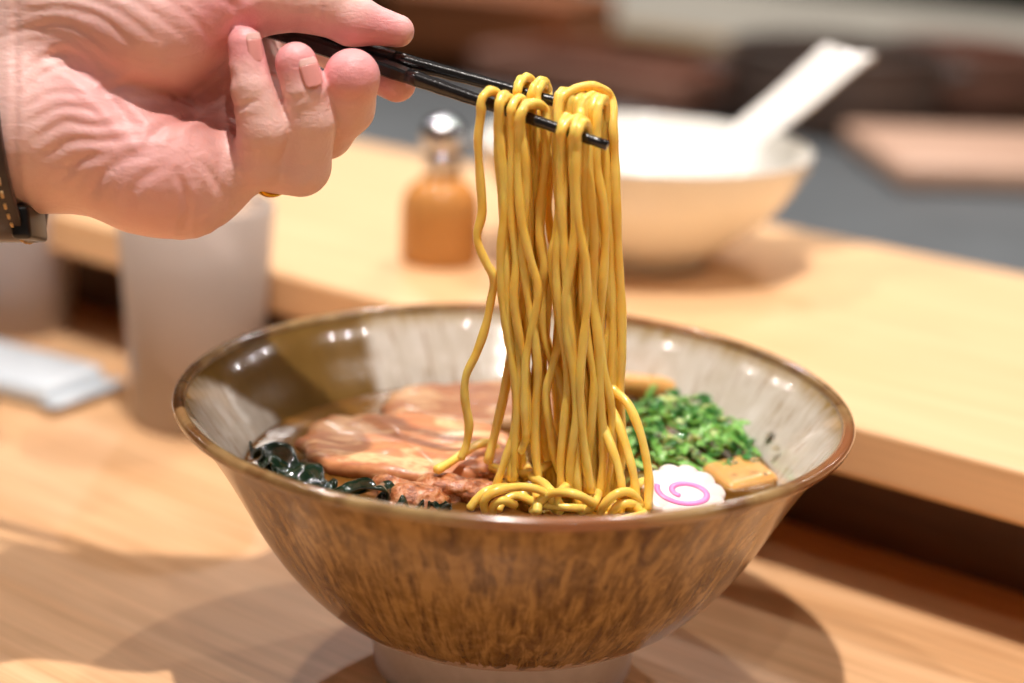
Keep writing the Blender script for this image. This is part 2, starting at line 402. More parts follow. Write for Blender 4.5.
o = blob_slice('pork_slice', [(-.034, -.004), (-.031, .013), (-.018, .023), (.004, .026), (.024, .020), (.034, .006), (.033, -.012), (.018, -.020), (-.004, -.022), (-.024, -.017)], .0055, M['pork'],
    (-.0335, .004, SZ+.0010), (.06, -.01, -.12), 'round slice of braised pork, nearest the front rim beside the dark seaweed', 'pork slice')
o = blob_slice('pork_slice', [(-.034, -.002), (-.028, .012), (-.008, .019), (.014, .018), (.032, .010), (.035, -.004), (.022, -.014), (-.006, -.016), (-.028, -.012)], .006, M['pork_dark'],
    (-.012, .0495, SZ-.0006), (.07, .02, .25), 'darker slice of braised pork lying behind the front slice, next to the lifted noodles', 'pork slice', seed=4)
# torn, fatty crumbs of pork in front
def lump(name, loc, s, mat, seed, label, cat, group=None, ico=3, amp=.35):
    import bmesh
    bm = bmesh.new(); bmesh.ops.create_icosphere(bm, subdivisions=ico, radius=1)
    rs = np.random.RandomState(seed); K = rs.randn(9, 3)*2.4; ph = rs.rand(9)*6
    for w in bm.verts:
        c = np.array(w.co); d = sum(math.sin(K[i]@c+ph[i]) for i in range(9))/9
        d2 = sum(math.sin((K[i]*3.1)@c+ph[i]) for i in range(9))/9
        w.co = Vector(c*(1+amp*d+amp*.45*d2)*np.array(s))
    me = bpy.data.meshes.new(name); bm.to_mesh(me); bm.free(); me.materials.append(mat)
    me.polygons.foreach_set('use_smooth', [True]*len(me.polygons))
    o = bpy.data.objects.new(name, me); COL.objects.link(o); o.location = loc; tag(o, label, cat, group); return o
crumbs = [((418, 498), .010, .006, .0035), ((447, 488), .011, .008, .0045), ((470, 470), .010, .008, .004), ((392, 488), .006, .005, .0035), ((480, 492), .009, .006, .0035)]
for i, ((px, py), a, b, c) in enumerate(crumbs):
    p = on_z(px, py, SZ+.002); lump('pork_shred', p, (a, b, c), M['torn'], 20+i, ['torn reddish pork shred at the front rim beside the folded seaweed',
        'glossy torn pork shred between the seaweed and the noodle coils', 'dark red pork shred under the noodle with a cut end',
        'small purple-brown pork shred on the lower edge of the front slice', 'torn pork shred tucked against the front noodle coils'][i], 'pork shred', amp=.5)

# seaweed
def leaf(name, path, width, label, seed, curl=.5, mat='wakame'):
    """crinkled leaf strip along a path"""
    rs = np.random.RandomState(seed); P = spline(path, 46); n = len(P); v = []; f = []; m_ = 11
    T = np.gradient(P, axis=0); T /= np.linalg.norm(T, axis=1)[:, None]
    ph = rs.rand(4)*6
    for i in range(n):
        side = np.cross(T[i], (0, 0, 1)); side /= np.linalg.norm(side)+1e-9
        tpr = math.sin(math.pi*min(1, .08+.92*i/(n-1)))**.5
        for k in range(m_):
            u = (k/(m_-1)-.5)*2; w = width*tpr*(1+.22*math.sin(i*.45+ph[0]+u))
            z = .0014*math.sin(i*.42+u*1.6+ph[1])+.0006*math.sin(i*.5-u*2+ph[2])*abs(u)+curl*width*u*u*.6
            v.append(P[i]+side*u*w+np.array((0, 0, z)))
    for i in range(n-1):
        for k in range(m_-1): f.append((i*m_+k, i*m_+k+1, (i+1)*m_+k+1, (i+1)*m_+k))
    o = mesh(name, v, f, M[mat]); md = o.modifiers.new('thick', 'SOLIDIFY'); md.thickness = .0007; tag(o, label, 'seaweed'); return o
def sp(px, py, dz=.0): return on_z(px, py, SZ+dz)
leaf('seaweed', [sp(252, 452, .006), sp(270, 458, .004), sp(292, 472, .003), sp(315, 486, .002), sp(335, 493, .001)], .0065, 'crinkled dark green seaweed leaf against the left inner wall, left of the pork', 3)
leaf('seaweed', [sp(262, 468, .005), sp(280, 470, .004), sp(300, 482, .003), sp(318, 492, .002)], .005, 'small dark seaweed leaf under the crinkled leaf at the left front rim', 5)
leaf('seaweed', [sp(330, 492, .003), sp(350, 488, .005), sp(372, 486, .007), sp(388, 492, .005), sp(390, 502, .002), sp(372, 503, .002), sp(352, 500, .002)], .0042, 'folded loop of dark seaweed in front of the pork slice', 8, .3)
leaf('seaweed', [sp(400, 506, .003), sp(425, 503, .002), sp(450, 507, .002)], .003, 'thin dark seaweed strip along the front rim below the torn pork', 11, .3)

# bamboo shoots
def block(name, loc, dims, rot, label, mat='menma', seed=0):
    v, f = rbox(*dims, min(dims)*.42, 5); rs = np.random.RandomState(seed)
    v = [(p[0], p[1]+.0012*math.sin(p[0]*180+seed), p[2]+.0008*math.sin(p[0]*260+p[1]*90)) for p in v]
    o = mesh(name, v, f, M[mat], loc=loc, rot=rot); return tag(o, label, 'bamboo shoot')
block('bamboo_shoot', sp(737, 489, -.005), (.021, .019, .0075), (.12, .06, .45), 'tan bamboo shoot piece beside the fishcake at the right front rim')
block('bamboo_shoot', sp(655, 397, .002), (.034, .009, .008), (.2, .1, .2), 'tan bamboo shoot piece behind the greens near the back wall of the bowl', seed=2)
block('bamboo_shoot', sp(694, 402, .002), (.024, .008, .006), (.0, -.1, -.5), 'smaller tan bamboo shoot piece lying right of the longer one behind the greens', seed=5)

# narutomaki
fc = empty('fishcake_slice'); tag(fc, 'white scalloped fishcake slice with a pink swirl', 'fishcake')
fc.location = sp(684, 497, .0030); fc.rotation_euler = (math.radians(24), math.radians(5), math.radians(8))
n = 15*8; v = []; f = []
rings = [(0, .0022), (.5, .0022), (.85, .0022), (.96, .0018), (1, .001), (1, -.001), (.96, -.0018), (.85, -.0022), (.5, -.0022), (0, -.0022)]
for s, z in rings:
    for k in range(n):
        a = 2*math.pi*k/n; R = .0114+.0019*abs(math.sin(a*5.5+.4))**.6
        v.append((R*s*math.cos(a), R*s*.98*math.sin(a), z))
for j in range(len(rings)-1):
    for k in range(n): f.append((j*n+k, (j+1)*n+k, (j+1)*n+(k+1) % n, j*n+(k+1) % n))
mesh('cake_body', v, f, M['fishcake'], fc)
P = []
for k in range(60):
    u = k/59; a = math.radians(-200+430*u); r = .0082-.0050*u; P.append((r*1.10*math.cos(a), r*.72*math.sin(a), .0024))
v, f = tube(P, .0010, 8, 0, 1.0); v = [(p[0], p[1], .0022+(p[2]-.0024)*.35) for p in v]
tag(mesh('pink_swirl', v, f, M['pink'], fc), 'pink swirl line')

# ---------------------------------------------------------------- scallions
def scallion(kind, rs):
    if kind == 0:      # ring
        r = rs.uniform(.0016, .0026); h = rs.uniform(.0010, .0022); v, f = lathe([(r, 0), (r, h), (r*.78, h), (r*.78, 0)], 16, closed=True); return v, f
    # curved sliver
    L = rs.uniform(.007, .016); w = rs.uniform(.0009, .0018); c = rs.uniform(-.35, .35)*L; v = []; f = []; n = 12
    tw = rs.uniform(-.8, .8)
    for i in range(n):
        u = i/(n-1)-.5; wi = w*(1-(2*abs(u))**4*.7)
        for s in (-1, 0, 1):
            v.append((u*L, c*(u*u*4-1)*.5+s*wi, (.0005 if s else .0000)+tw*u*s*wi+.0012*math.sin(u*5)))
    for i in range(n-1):
        for k in range(2): f.append((i*3+k, i*3+k+1, (i+1)*3+k+1, (i+1)*3+k))
    return v, f
rs = np.random.RandomState(5)
protos = []
for i in range(18):
    v, f = scallion(0 if i % 4 == 0 else 1, rs)
    me = bpy.data.meshes.new('scallion_piece'); me.from_pydata([tuple(map(float, p)) for p in v], [], f); me.materials.append(GREENS[[0, 1, 1, 2, 0, 1][i % 6]])
    me.polygons.foreach_set('use_smooth', [True]*len(me.polygons)); protos.append((me, i % 4 == 0))
cen = [sp(705, 432), sp(662, 436), sp(744, 442), sp(700, 456), sp(655, 462), sp(768, 455)]
for i in range(290):
    me, ring = protos[i % 18]
    c = cen[rs.choice(6, p=[.24, .17, .2, .14, .11, .14])]; q = rs.randn(2)*np.array((.0095, .0085))
    x, y = c[0]+q[0], c[1]+q[1]
    if math.hypot(x, y) > .0805 or (y < .004 and x < .062): continue
    o = bpy.data.objects.new('scallion_piece', me); COL.objects.link(o)
    d = math.hypot(x-.064, y-.043); zz = SZ+.0008+max(0, .0105*(1-(d/.036)**2))*rs.uniform(.35, 1)
    o.location = (x, y, zz); o.rotation_euler = (rs.uniform(-.7, .7), rs.uniform(-.7, .7), rs.uniform(0, 6.3))
    if not ring:
        md = o.modifiers.new('thick', 'SOLIDIFY'); md.thickness = .0005
    tag(o, 'chopped green scallion piece in the heap on the right of the broth', 'scallion', 'chopped scallions heaped on the broth')
v, f = scallion(1, np.random.RandomState(3)); v = [(p[0]*1.5, p[1]*1.7, p[2]) for p in v]
o = mesh('scallion_piece', v, f, GREENS[0], loc=sp(774, 434, .004), rot=(0.3, -.95, -.25)); o.modifiers.new('t', 'SOLIDIFY').thickness = .0005
tag(o, 'dark green scallion sliver leaning up against the right inner wall', 'scallion')

# bubbles
import bmesh
bm = bmesh.new(); bmesh.ops.create_uvsphere(bm, u_segments=20, v_segments=12, radius=1); bme = bpy.data.meshes.new('broth_bubble'); bm.to_mesh(bme); bm.free()
bme.materials.append(M['bubble']); bme.polygons.foreach_set('use_smooth', [True]*len(bme.polygons))
bub = [(748, 414, 1.5), (770, 436, 1.6), (776, 448, 1.3), (697, 455, 1.5), (692, 449, 1.2), (704, 460, 1.0), (690, 436, 1.1), (700, 437, 1.0), (704, 429, 1.0), (732, 429, 1.2), (660, 436, 1.3), (690, 441, .9),
       (668, 448, 1.0), (664, 449, .8), (735, 462, .9), (753, 460, .9), (757, 460, .8), (765, 475, .9), (762, 470, .8), (645, 388, 1.6), (424, 424, 1.3), (390, 422, 1.0), (430, 420, .8),
       (452, 468, 1.1), (463, 492, 1.0), (470, 490, .8), (448, 493, 1.0), (473, 455, .9), (460, 446, .8), (305, 462, 1.2), (291, 457, 1.0), (288, 447, .9), (283, 466, .9), (272, 460, .8), (476, 378, 1.2), (490, 384, 1.0),
       (530, 470, .9), (641, 410, 1.0), (715, 407, .9), (722, 405, .8), (676, 470, .8)]
for i, (px, py, s) in enumerate(bub):
    o = bpy.data.objects.new('broth_bubble', bme); COL.objects.link(o)
    o.location = sp(px, py, .0015 if not (640 < px < 780 and 400 < py < 465) else .0065); k = s*.0011; o.scale = (k, k, k*.8)
    tag(o, 'tiny clear bubble floating on the broth and toppings', 'bubble', 'small bubbles on the broth')

# ---------------------------------------------------------------- chopsticks
def far_y(x): return 114+.268*(x-602)
def near_y(x): return 145+.349*(x-606)
def stick_Y(x): return -.030*(x-340)/266          # towards the viewer at the tips
def stickpt(x, far):
    off = .0065 if far else -.0065
    if far: off *= min(1, max(.35, (x-300)/260)); 
    else: off *= min(1, max(.35, (x-300)/260))
    return on_y(x, far_y(x) if far else near_y(x), stick_Y(x)+off)
def chopstick(far, xtip, label):
    A = stickpt(xtip, far); B = stickpt(380, far); d = (B-A)/np.linalg.norm(B-A); n = 60; L = .225
    t = np.linspace(0, 1, n); P = A+np.outer(t*L, d)
    rad = .00148+(.0028-.00148)*np.clip(t*1.7, 0, 1); v = []; f = []
    root = tag(empty('chopstick', tuple(A)), label, 'chopstick')
    ns = 16; up = np.array((0, 0, 1.)); N = np.cross(d, up); N /= np.linalg.norm(N); B2 = np.cross(N, d)
    rot = math.radians(12)
    N, B2 = N*math.cos(rot)+B2*math.sin(rot), B2*math.cos(rot)-N*math.sin(rot)
    def build(i0, i1, name, mat, sm=True):
        v = []; f = []
        for i in range(i0, i1):
            sq = min(1, max(0, (t[i]-.16)/.15))*.9
            for k in range(ns):
                a = 2*math.pi*(k+.5)/ns; c, s = math.cos(a), math.sin(a); q = 1+sq*(min(1.30, 1/max(abs(c), abs(s)))-1)
                g = 1-.06*(i % 2)*(t[i] < .3)
                v.append(P[i]-A+rad[i]*q*g*(c*N+s*B2))
        m_ = i1-i0
        for i in range(m_-1):
            for k in range(ns): f.append((i*ns+k, i*ns+(k+1) % ns, (i+1)*ns+(k+1) % ns, (i+1)*ns+k))
        f.append(tuple(range(ns))[::-1]); f.append(tuple((m_-1)*ns+k for k in range(ns)))
        o = mesh(name, v, f, mat, root, sm)
        return o
    build(17, n, 'shaft', M['stick'], False); tag(build(0, 18, 'grooved_tip', M['stick']), 'round finely grooved tip')
    return A, d
chopstick(False, 607, 'black chopstick with the lower tip, in front, noodles hanging over it')
chopstick(True, 602, 'black chopstick with the upper tip, behind the other one')

# ---------------------------------------------------------------- noodles
NR = .00140
def YN(x, far=False, back=0):     # world depth of a hanging leg beside the stick at pixel column x
    return stick_Y(x)+(.0065 if far else -.0065)
def world(pts): return np.array([on_y(*p) for p in pts])
nood_mat = M['noodle']
def make_noodle(P, label, group=None, r=NR, n=None, seed=0):
    P = np.array(P); rs = np.random.RandomState(seed)
    L = np.linalg.norm(np.diff(P, axis=0), axis=1).sum(); n = n or max(24, int(L/.0017))
    Q = spline(P, n); s = np.linspace(0, L, n)
    rad = r*(1+.07*np.sin(s*260+rs.rand()*6)+.05*np.sin(s*610+rs.rand()*6))
    v, f = tube(Q, rad, 10, .35, .92, up0=(.2, 1, .1))
    c = Q.mean(0); o = mesh('noodle', [p-c for p in v], f, nood_mat, loc=tuple(c)); tag(o, label, 'noodle', group); return o
def leg(x0, y0, Y, xs, end=None, wav=2.2, seed=0, dY=.0):
    """points of a hanging leg from (x0,y0): xs = pixel columns at successive rows"""
    out = []
    for k, (x, y) in enumerate(xs):
        out.append((x, y, Y+dY*math.sin(k*1.7+seed)))
    return out
# (1) hand-placed strands: every one is front leg (bottom to top), over the stick, back leg
def strand(front, xs, far, back, label=None, group=None, lift=0, fo=0.0, bo=0.0, seed=0):
    """front/back = [(px,py)] top to bottom; xs = crossing column on the stick"""
    off = .0024+fo; Ys = YN(xs, far); yy = (far_y if far else near_y)(xs)
    P = [(x, y, Ys-off-.0003-.0004*math.sin(i*1.3+seed)) for i, (x, y) in enumerate(front)][::-1]
    top = on_y(xs, yy, Ys); 
    W = world(P).tolist()
    rr = .0030+lift
    xa = on_y(front[0][0], yy, Ys)[0]; xb = on_y(back[0][0], yy, Ys)[0]
    for a in (-75, -38, 0, 38, 75):
        aa = math.radians(a); u = (math.sin(aa)+1)/2
        W.append([xa+(xb-xa)*u, Ys+rr*math.sin(aa), top[2]+rr*math.cos(aa)])
    W += world([(x, y, Ys+.0026+bo+.0005*math.sin(i*1.9+seed)) for i, (x, y) in enumerate(back)]).tolist()
    return make_noodle(W, label, group, seed=seed)
G = 'noodle strands lifted by the chopsticks'
LG = 'yellow noodle strand hanging in the thick bundle from the chopsticks into the broth'
strand([(481, 114), (478, 140), (480, 175), (482, 212), (477, 238), (486, 262), (494, 278), (491, 300), (486, 325), (477, 352), (466, 376), (465, 400), (469, 425), (466, 446), (461, 458)], 487, False,
       [(499, 118), (502, 150), (505, 200), (508, 250), (515, 300), (512, 350), (505, 390), (497, 425), (488, 462)], 'leftmost hanging noodle strand, kinked left of the bundle and ending left of it', lift=.0006, seed=1)
strand([(500, 118), (498, 150), (502, 200), (506, 250), (507, 290), (509, 330), (513, 365), (516, 400), (515, 430), (505, 460), (494, 492)], 503, False,
       [(512, 120), (514, 160), (520, 210), (523, 260), (526, 310), (523, 350), (521, 385), (519, 420), (520, 455)], 'second hanging noodle strand from the left, running straight to the front coils', lift=.0004, seed=2)
strand([(511, 122), (512, 160), (511, 210), (516, 260), (514, 300), (520, 340), (526, 370), (527, 400), (528, 430), (521, 452)], 512, False,
       [(524, 125), (527, 170), (530, 220), (528, 262), (522, 300), (516, 330), (512, 355), (509, 366)], 'noodle strand whose short rear end stops above the broth', lift=.0010, fo=.0006, seed=3)
strand([(519, 134), (518, 170), (521, 215), (528, 250), (538, 290), (532, 330), (526, 360), (525, 400), (526, 440)], 529, False,
       [(546, 135), (545, 165), (541, 200), (540, 240), (544, 268), (542, 300), (545, 340), (560, 380), (566, 420), (570, 460)], 'noodle strand arching over the lower chopstick between the two tips', lift=.0012, fo=.0004, seed=4)
strand([(517, 100), (518, 130), (526, 180), (531, 230), (536, 270), (535, 300), (539, 340), (534, 380), (530, 420)], 526, True,
       [(533, 105), (536, 140), (538, 200), (530, 250), (534, 300), (549, 350), (556, 390), (560, 440)], 'noodle strand looped high over the upper chopstick, its left hump', lift=.0016, seed=5)
strand([(531, 104), (529, 140), (534, 190), (541, 240), (548, 290), (546, 330), (541, 370), (546, 410), (556, 450), (562, 492)], 538, True,
       [(548, 104), (552, 140), (558, 165), (563, 200), (562, 240), (553, 268), (557, 300), (562, 350), (572, 400), (575, 450), (576, 485)], 'noodle strand looped high over the upper chopstick, its right hump', lift=.0016, seed=6)
strand([(558, 136), (557, 170), (559, 205), (556, 235), (552, 262), (556, 300), (561, 330), (553, 365), (546, 395), (550, 430), (556, 460), (568, 488)], 572, True,
       [(613, 128), (615, 160), (616, 200), (618, 250), (621, 300), (622, 350), (620, 400), (622, 450), (617, 492)], 'noodle strand forming the wide arch at the tips and the right edge of the bundle', lift=.0028, fo=.0060, bo=-.002, seed=7)
strand([(580, 122), (576, 160), (580, 210), (584, 250), (581, 300), (577, 340), (585, 380), (590, 420), (590, 455), (592, 500)], 588, True,
       [(603, 130), (606, 170), (609, 220), (611, 270), (613, 330), (612, 380), (612, 430), (611, 490)], 'noodle strand curling round the very tip of the upper chopstick', lift=.0012, fo=.0030, seed=8)
strand([(561, 140), (560, 180), (563, 230), (566, 280), (569, 320), (574, 360), (577, 390), (578, 430), (577, 470), (578, 505)], 573, False,
       [(588, 145), (590, 190), (594, 240), (592, 290), (598, 340), (600, 400), (604, 450), (600, 495)], 'noodle strand looped over the lower chopstick near its tip', lift=.0012, fo=.0004, seed=9)
# (2) the rest of the bundle
rs = np.random.RandomState(21)
ys = [128, 165, 205, 245, 285, 325, 365, 405, 445, 475, 500]
def autoleg(x0, x1, x2, rs, yend=495, jit=4.6, y0=0):
    out = []; ph = rs.rand()*6; w = rs.uniform(.9, 1.7)
    for i, y in enumerate(ys):
        if y+y0 > yend: break
        u = i/(len(ys)-1); x = float(np.interp(u, [0, .2, .5, .8, 1], [x0, .55*x0+.45*x1, x1, .4*x1+.6*x2, x2]))
        out.append((min(620, x+jit*math.sin(i*w+ph)*min(1, i*.5)+rs.uniform(-1, 1)), y+y0))
    return out
auto = [(503, 0, 508, 520, 519, 520), (505, 0, 514, 516, 524, 540), (527, 0, 530, 545, 538, 552), (522, 1, 517, 530, 533, 548), (541, 1, 536, 560, 562, 566),
        (566, 0, 562, 566, 577, 584), (577, 0, 570, 574, 588, 592), (582, 0, 583, 588, 597, 600), (562, 1, 562, 560, 567, 578), (568, 1, 560, 570, 580, 585), (574, 1, 571, 580, 590, 600),
        (580, 1, 580, 590, 600, 606), (590, 1, 592, 597, 608, 612), (596, 1, 598, 604, 612, 616), (601, 1, 604, 610, 614, 620), (585, 1, 587, 595, 604, 608)]
for i, (xc, far, fm, fb, bm_, bb) in enumerate(auto):
    ye = 494 if xc < 530 else 506
    fl = autoleg(xc-5, fm, fb, rs, ye, y0=4+(12 if not far and xc > 540 else 0)); bl = autoleg(xc+5, bm_, bb, rs, ye-4, y0=4+(12 if not far and xc > 540 else 0))
    strand(fl, xc, bool(far), bl, LG, G, lift=rs.uniform(.0001, .0012), fo=rs.uniform(-.0004, .0030) if far else rs.uniform(-.0004, .0010), bo=rs.uniform(0, .005), seed=30+i)
# straggler at the right that bows out of the bundle
make_noodle(world([(600, 360, -.016), (613, 388, -.020), (628, 404, -.025), (640, 432, -.029), (646, 458, -.031), (649, 480, -.033), (648, 508, -.036)]), 'noodle bowing out to the right of the bundle beside the greens', seed=50)
make_noodle(world([(596, 380, -.018), (616, 418, -.027), (630, 460, -.033), (635, 485, -.035), (636, 510, -.038)]), 'noodle hanging just inside the bowed one at the right of the bundle', seed=51)
make_noodle(world([(590, 390, -.020), (608, 438, -.031), (619, 470, -.035), (622, 495, -.037), (620, 512, -.040)]), 'noodle at the foot of the bundle, third from the right', seed=52)
# coils lying on the broth in front
def on(pts): return [on_z(px, py, SZ+dz) for px, py, dz in pts]
coil = [
 ([(437, 470, .0085), (452, 461, .0095), (470, 449, .0105), (485, 443, .0100), (496, 448, .006), (504, 458, .003), (508, 470, .0)], 'noodle with its cut end lying on the front pork slice'),
 ([(486, 512, .002), (484, 502, .006), (492, 493, .009), (508, 488, .010), (526, 487, .010), (542, 491, .009), (552, 500, .006), (556, 510, .002)], 'topmost noodle coil arching at the front rim'),
 ([(470, 508, .001), (478, 498, .004), (490, 490, .006), (506, 487, .005), (520, 492, .004), (530, 502, .002)], 'noodle lying behind the topmost coil at the front rim'),
 ([(498, 510, .001), (505, 500, .003), (518, 496, .004), (535, 502, .004), (552, 506, .004), (575, 508, .004), (590, 509, .002)], 'noodle running along the front rim under the coils'),
 ([(520, 448, .002), (524, 462, .006), (532, 476, .008), (543, 483, .009), (552, 493, .008), (560, 505, .004)], 'short noodle slanting down to the front coils'),
 ([(516, 445, .006), (528, 440, .008), (542, 440, .008), (552, 444, .005)], 'short noodle lying level behind the slanting one'),
 ([(574, 500, .001), (572, 488, .005), (578, 478, .008), (590, 477, .008), (597, 486, .006), (594, 497, .003), (583, 503, .001)], 'noodle curled into a ring at the foot of the bundle'),
 ([(580, 512, .002), (590, 507, .004), (596, 500, .006), (598, 492, .005)], 'noodle end sticking up right of the ring at the front rim'),
 ([(537, 512, .003), (538, 502, .005), (536, 494, .005)], 'short upright noodle stub at the front rim'),
 ([(560, 512, .002), (556, 500, .006), (562, 490, .009), (572, 482, .009), (580, 470, .007)], 'noodle bend rising from the front rim into the middle of the bundle'),
 ([(600, 513, .002), (606, 503, .006), (616, 494, .009), (628, 492, .009), (638, 500, .006), (642, 512, .001)], 'noodle arch at the front rim under the right side of the bundle'),
 ([(612, 514, .002), (618, 506, .005), (628, 503, .006), (640, 506, .004)], 'low noodle bend inside the arch at the right front rim'),
 ([(508, 470, .003), (522, 474, .007), (538, 470, .010), (552, 462, .010), (563, 452, .007)], 'noodle crossing level behind the slanting short noodle'),
 ([(476, 455, .004), (488, 466, .005), (500, 470, .006), (512, 480, .006), (520, 492, .004)], 'noodle curving from the pork into the front coils'),
 ([(532, 512, .002), (545, 497, .007), (560, 492, .010), (578, 495, .010), (592, 503, .006)], 'noodle hump in front of the ring-shaped noodle'),
 ([(492, 514, .001), (494, 505, .005), (503, 500, .007), (514, 505, .004)], 'small tight noodle bend inside the topmost coil'),
 ([(640, 512, .003), (632, 500, .006), (634, 488, .006), (645, 482, .005), (652, 492, .003)], 'noodle bend tucked against the fishcake'),
]
for i, (p, lab) in enumerate(coil): make_noodle(on(p), lab, seed=60+i, r=NR*1.02)
rs = np.random.RandomState(77)
for i in range(16):
    cx, cy = rs.uniform(.004, .040), rs.uniform(-.046, -.012); R = rs.uniform(.006, .014); a0 = rs.rand()*6; z = SZ+rs.uniform(-.003, .0022); s = rs.choice([-1, 1])
    P = [(cx+R*math.cos(a0+s*a)*(1+.1*a), cy+R*.8*math.sin(a0+s*a), z+.0012*math.sin(a*2+i)) for a in np.linspace(0, 3.6, 9)]
    make_noodle(P, 'noodle lying in the broth around the foot of the lifted bundle', 'noodles in the broth', seed=90+i)

# ---------------------------------------------------------------- hand (distance field -> surface)
P0 = on_y(340, 60, -.008)
D0 = (P0-CAM)@CW; SPX = D0/F
def hw(p):
    p = np.atleast_2d(np.array(p, float))
    return P0+np.outer((p[:, 0]-340)*SPX, CR)-np.outer((p[:, 1]-60)*SPX, CU)-np.outer(p[:, 2]*SPX, CW)
hv = 2.5
gx = np.arange(-430, 436, hv); gy = np.arange(-150, 262, hv); gz = np.arange(-175, 132, hv)
X, Y, Z = np.meshgrid(gx.astype(np.float32), gy.astype(np.float32), gz.astype(np.float32), indexing='ij')
def adj(p):      # control points were read off at their own distance from the lens
    k = 1-p[2]/F; return (512+(p[0]-512)*k, 341.5+(p[1]-341.5)*k, p[2])
def cone(a, ra, b, rb, zs=1.0):
    a, b = adj(a), adj(b)
    a = np.array(a, np.float32); b = np.array(b, np.float32); ba = b-a; ba_ = ba*np.array((1, 1, zs), np.float32)
    L = float(ba_@ba_)
    px, py, pz = X-a[0], Y-a[1], (Z-a[2])*zs
    h = np.clip((px*ba_[0]+py*ba_[1]+pz*ba_[2])/L, 0, 1)
    return np.sqrt((px-h*ba_[0])**2+(py-h*ba_[1])**2+(pz-h*ba_[2])**2)-(ra+(rb-ra)*h)
def smin(a, b, k):
    h = np.maximum(k-np.abs(a-b), 0)/k; return np.minimum(a, b)-h*h*k*.25
def ssub(a, b, k):
    h = np.maximum(k-np.abs(a+b), 0)/k; return np.maximum(a, -b)+h*h*k*.25
wristA = cone((-430, 10, -15), 92, (10, 40, -8), 78, 1.15); wristB = cone((-430, 95, -15), 92, (20, 128, -8), 78, 1.15)
D = smin(wristA, wristB, 60)
D = smin(D, cone((60, 130, 0), 78, (165, 172, 12), 62), 40)                 # heel of the hand, little-finger side
hyp2 = cone((150, 175, 18), 58, (188, 190, -2), 47); D = smin(D, hyp2, 20); D = smin(D, cone((90, 118, 24), 56, (150, 168, 22), 56), 14)
pm = smin(cone((20, 60, -50), 68, (215, 168, -28), 44), cone((110, 60, -45), 50, (245, 100, -62), 42), 20)
for q in (cone((20, 50, -60), 66, (235, 125, -60), 40), cone((20, 30, -66), 66, (245, 72, -80), 42), cone((20, 10, -66), 66, (245, 15, -92), 44)): pm = smin(pm, q, 30)
D = smin(D, pm, 30)
th = smin(cone((50, 0, 0), 72, (150, 22, 22), 70), cone((150, 22, 22), 70, (215, -4, 16), 54), 25)
D = smin(D, th, 22)
# thumb
tb = cone((215, -4, 16), 52, (262, -8, 8), 40); tb = smin(tb, cone((262, -8, 8), 39, (318, 0, 2), 33), 12)
tt = smin(cone((318, 0, 2), 33, (352, 20, -2), 25), cone((352, 20, -2), 24, (398, 31, -6), 16.5), 10)
D = smin(D, tb, 18); D = smin(D, tt, 8)
# proximal segments of the fingers
D = smin(D, cone((215, 166, -22), 44, (260, 161, 10), 26), 14)               # little
rg = cone((238, 152, -46), 37, (300, 167, -4), 30); D = smin(D, rg, 10)      # ring
md = cone((248, 85, -72), 38, (326, 132, -30), 27); D = smin(D, md, 10)      # middle
ix = cone((245, 20, -88), 38, (325, 40, -112), 27); D = smin(D, ix, 10)      # index
# distal chains
pk = smin(cone((260, 161, 10), 26, (264, 128, 34), 26), cone((264, 130, 34), 26, (252, 88, 48), 20.5), 3)
pk = smin(pk, cone((252, 88, 48), 20.5, (245, 44, 52), 17), 2)
rn = smin(cone((302, 164, -2), 29, (310, 120, 26), 26), cone((310, 120, 26), 26, (305, 92, 40), 22), 3)
rn = smin(rn, cone((305, 92, 40), 22, (296, 63, 46), 20.5), 2)
mi = smin(cone((326, 132, -30), 27, (348, 108, 0), 25), cone((348, 108, 0), 25, (352, 77, 30), 28), 10)
ii = smin(cone((325, 40, -112), 27, (366, 66, -62), 24), cone((366, 66, -62), 22, (397, 83, -24), 19.5), 8)
fing = [pk, rn, mi, ii]
for q in fing: D = smin(D, q, 5)
# creases: pressed into whatever surface faces the viewer along a line
def seg2d(pts):
    best = None
    x2 = X[:, :, 0]; y2 = Y[:, :, 0]
    for a, b in zip(pts[:-1], pts[1:]):
        dx, dy = b[0]-a[0], b[1]-a[1]; h = np.clip(((x2-a[0])*dx+(y2-a[1])*dy)/(dx*dx+dy*dy), 0, 1)
        q = np.hypot(x2-a[0]-h*dx, y2-a[1]-h*dy); best = q if best is None else np.minimum(best, q)
    return best
def crease(pts, depth, w, zmin=-60, zmax=200):
    global D
    P = spline([(p[0], p[1], 0) for p in pts], max(8, len(pts)*4))[:, :2]
    q = seg2d([tuple(p) for p in P]); P0_, P1_ = P[0], P[-1]
    x2 = X[:, :, 0]; y2 = Y[:, :, 0]
    e = np.minimum(1, np.minimum(np.hypot(x2-P0_[0], y2-P0_[1]), np.hypot(x2-P1_[0], y2-P1_[1]))/14+.15)
    m2 = (.55*depth*e*(np.exp(-(q/w)**2)-.35*np.exp(-((q-2.2*w)/w)**2)))[:, :, None]
    D = D+np.where((Z > zmin) & (Z < zmax), m2, 0).astype(np.float32)
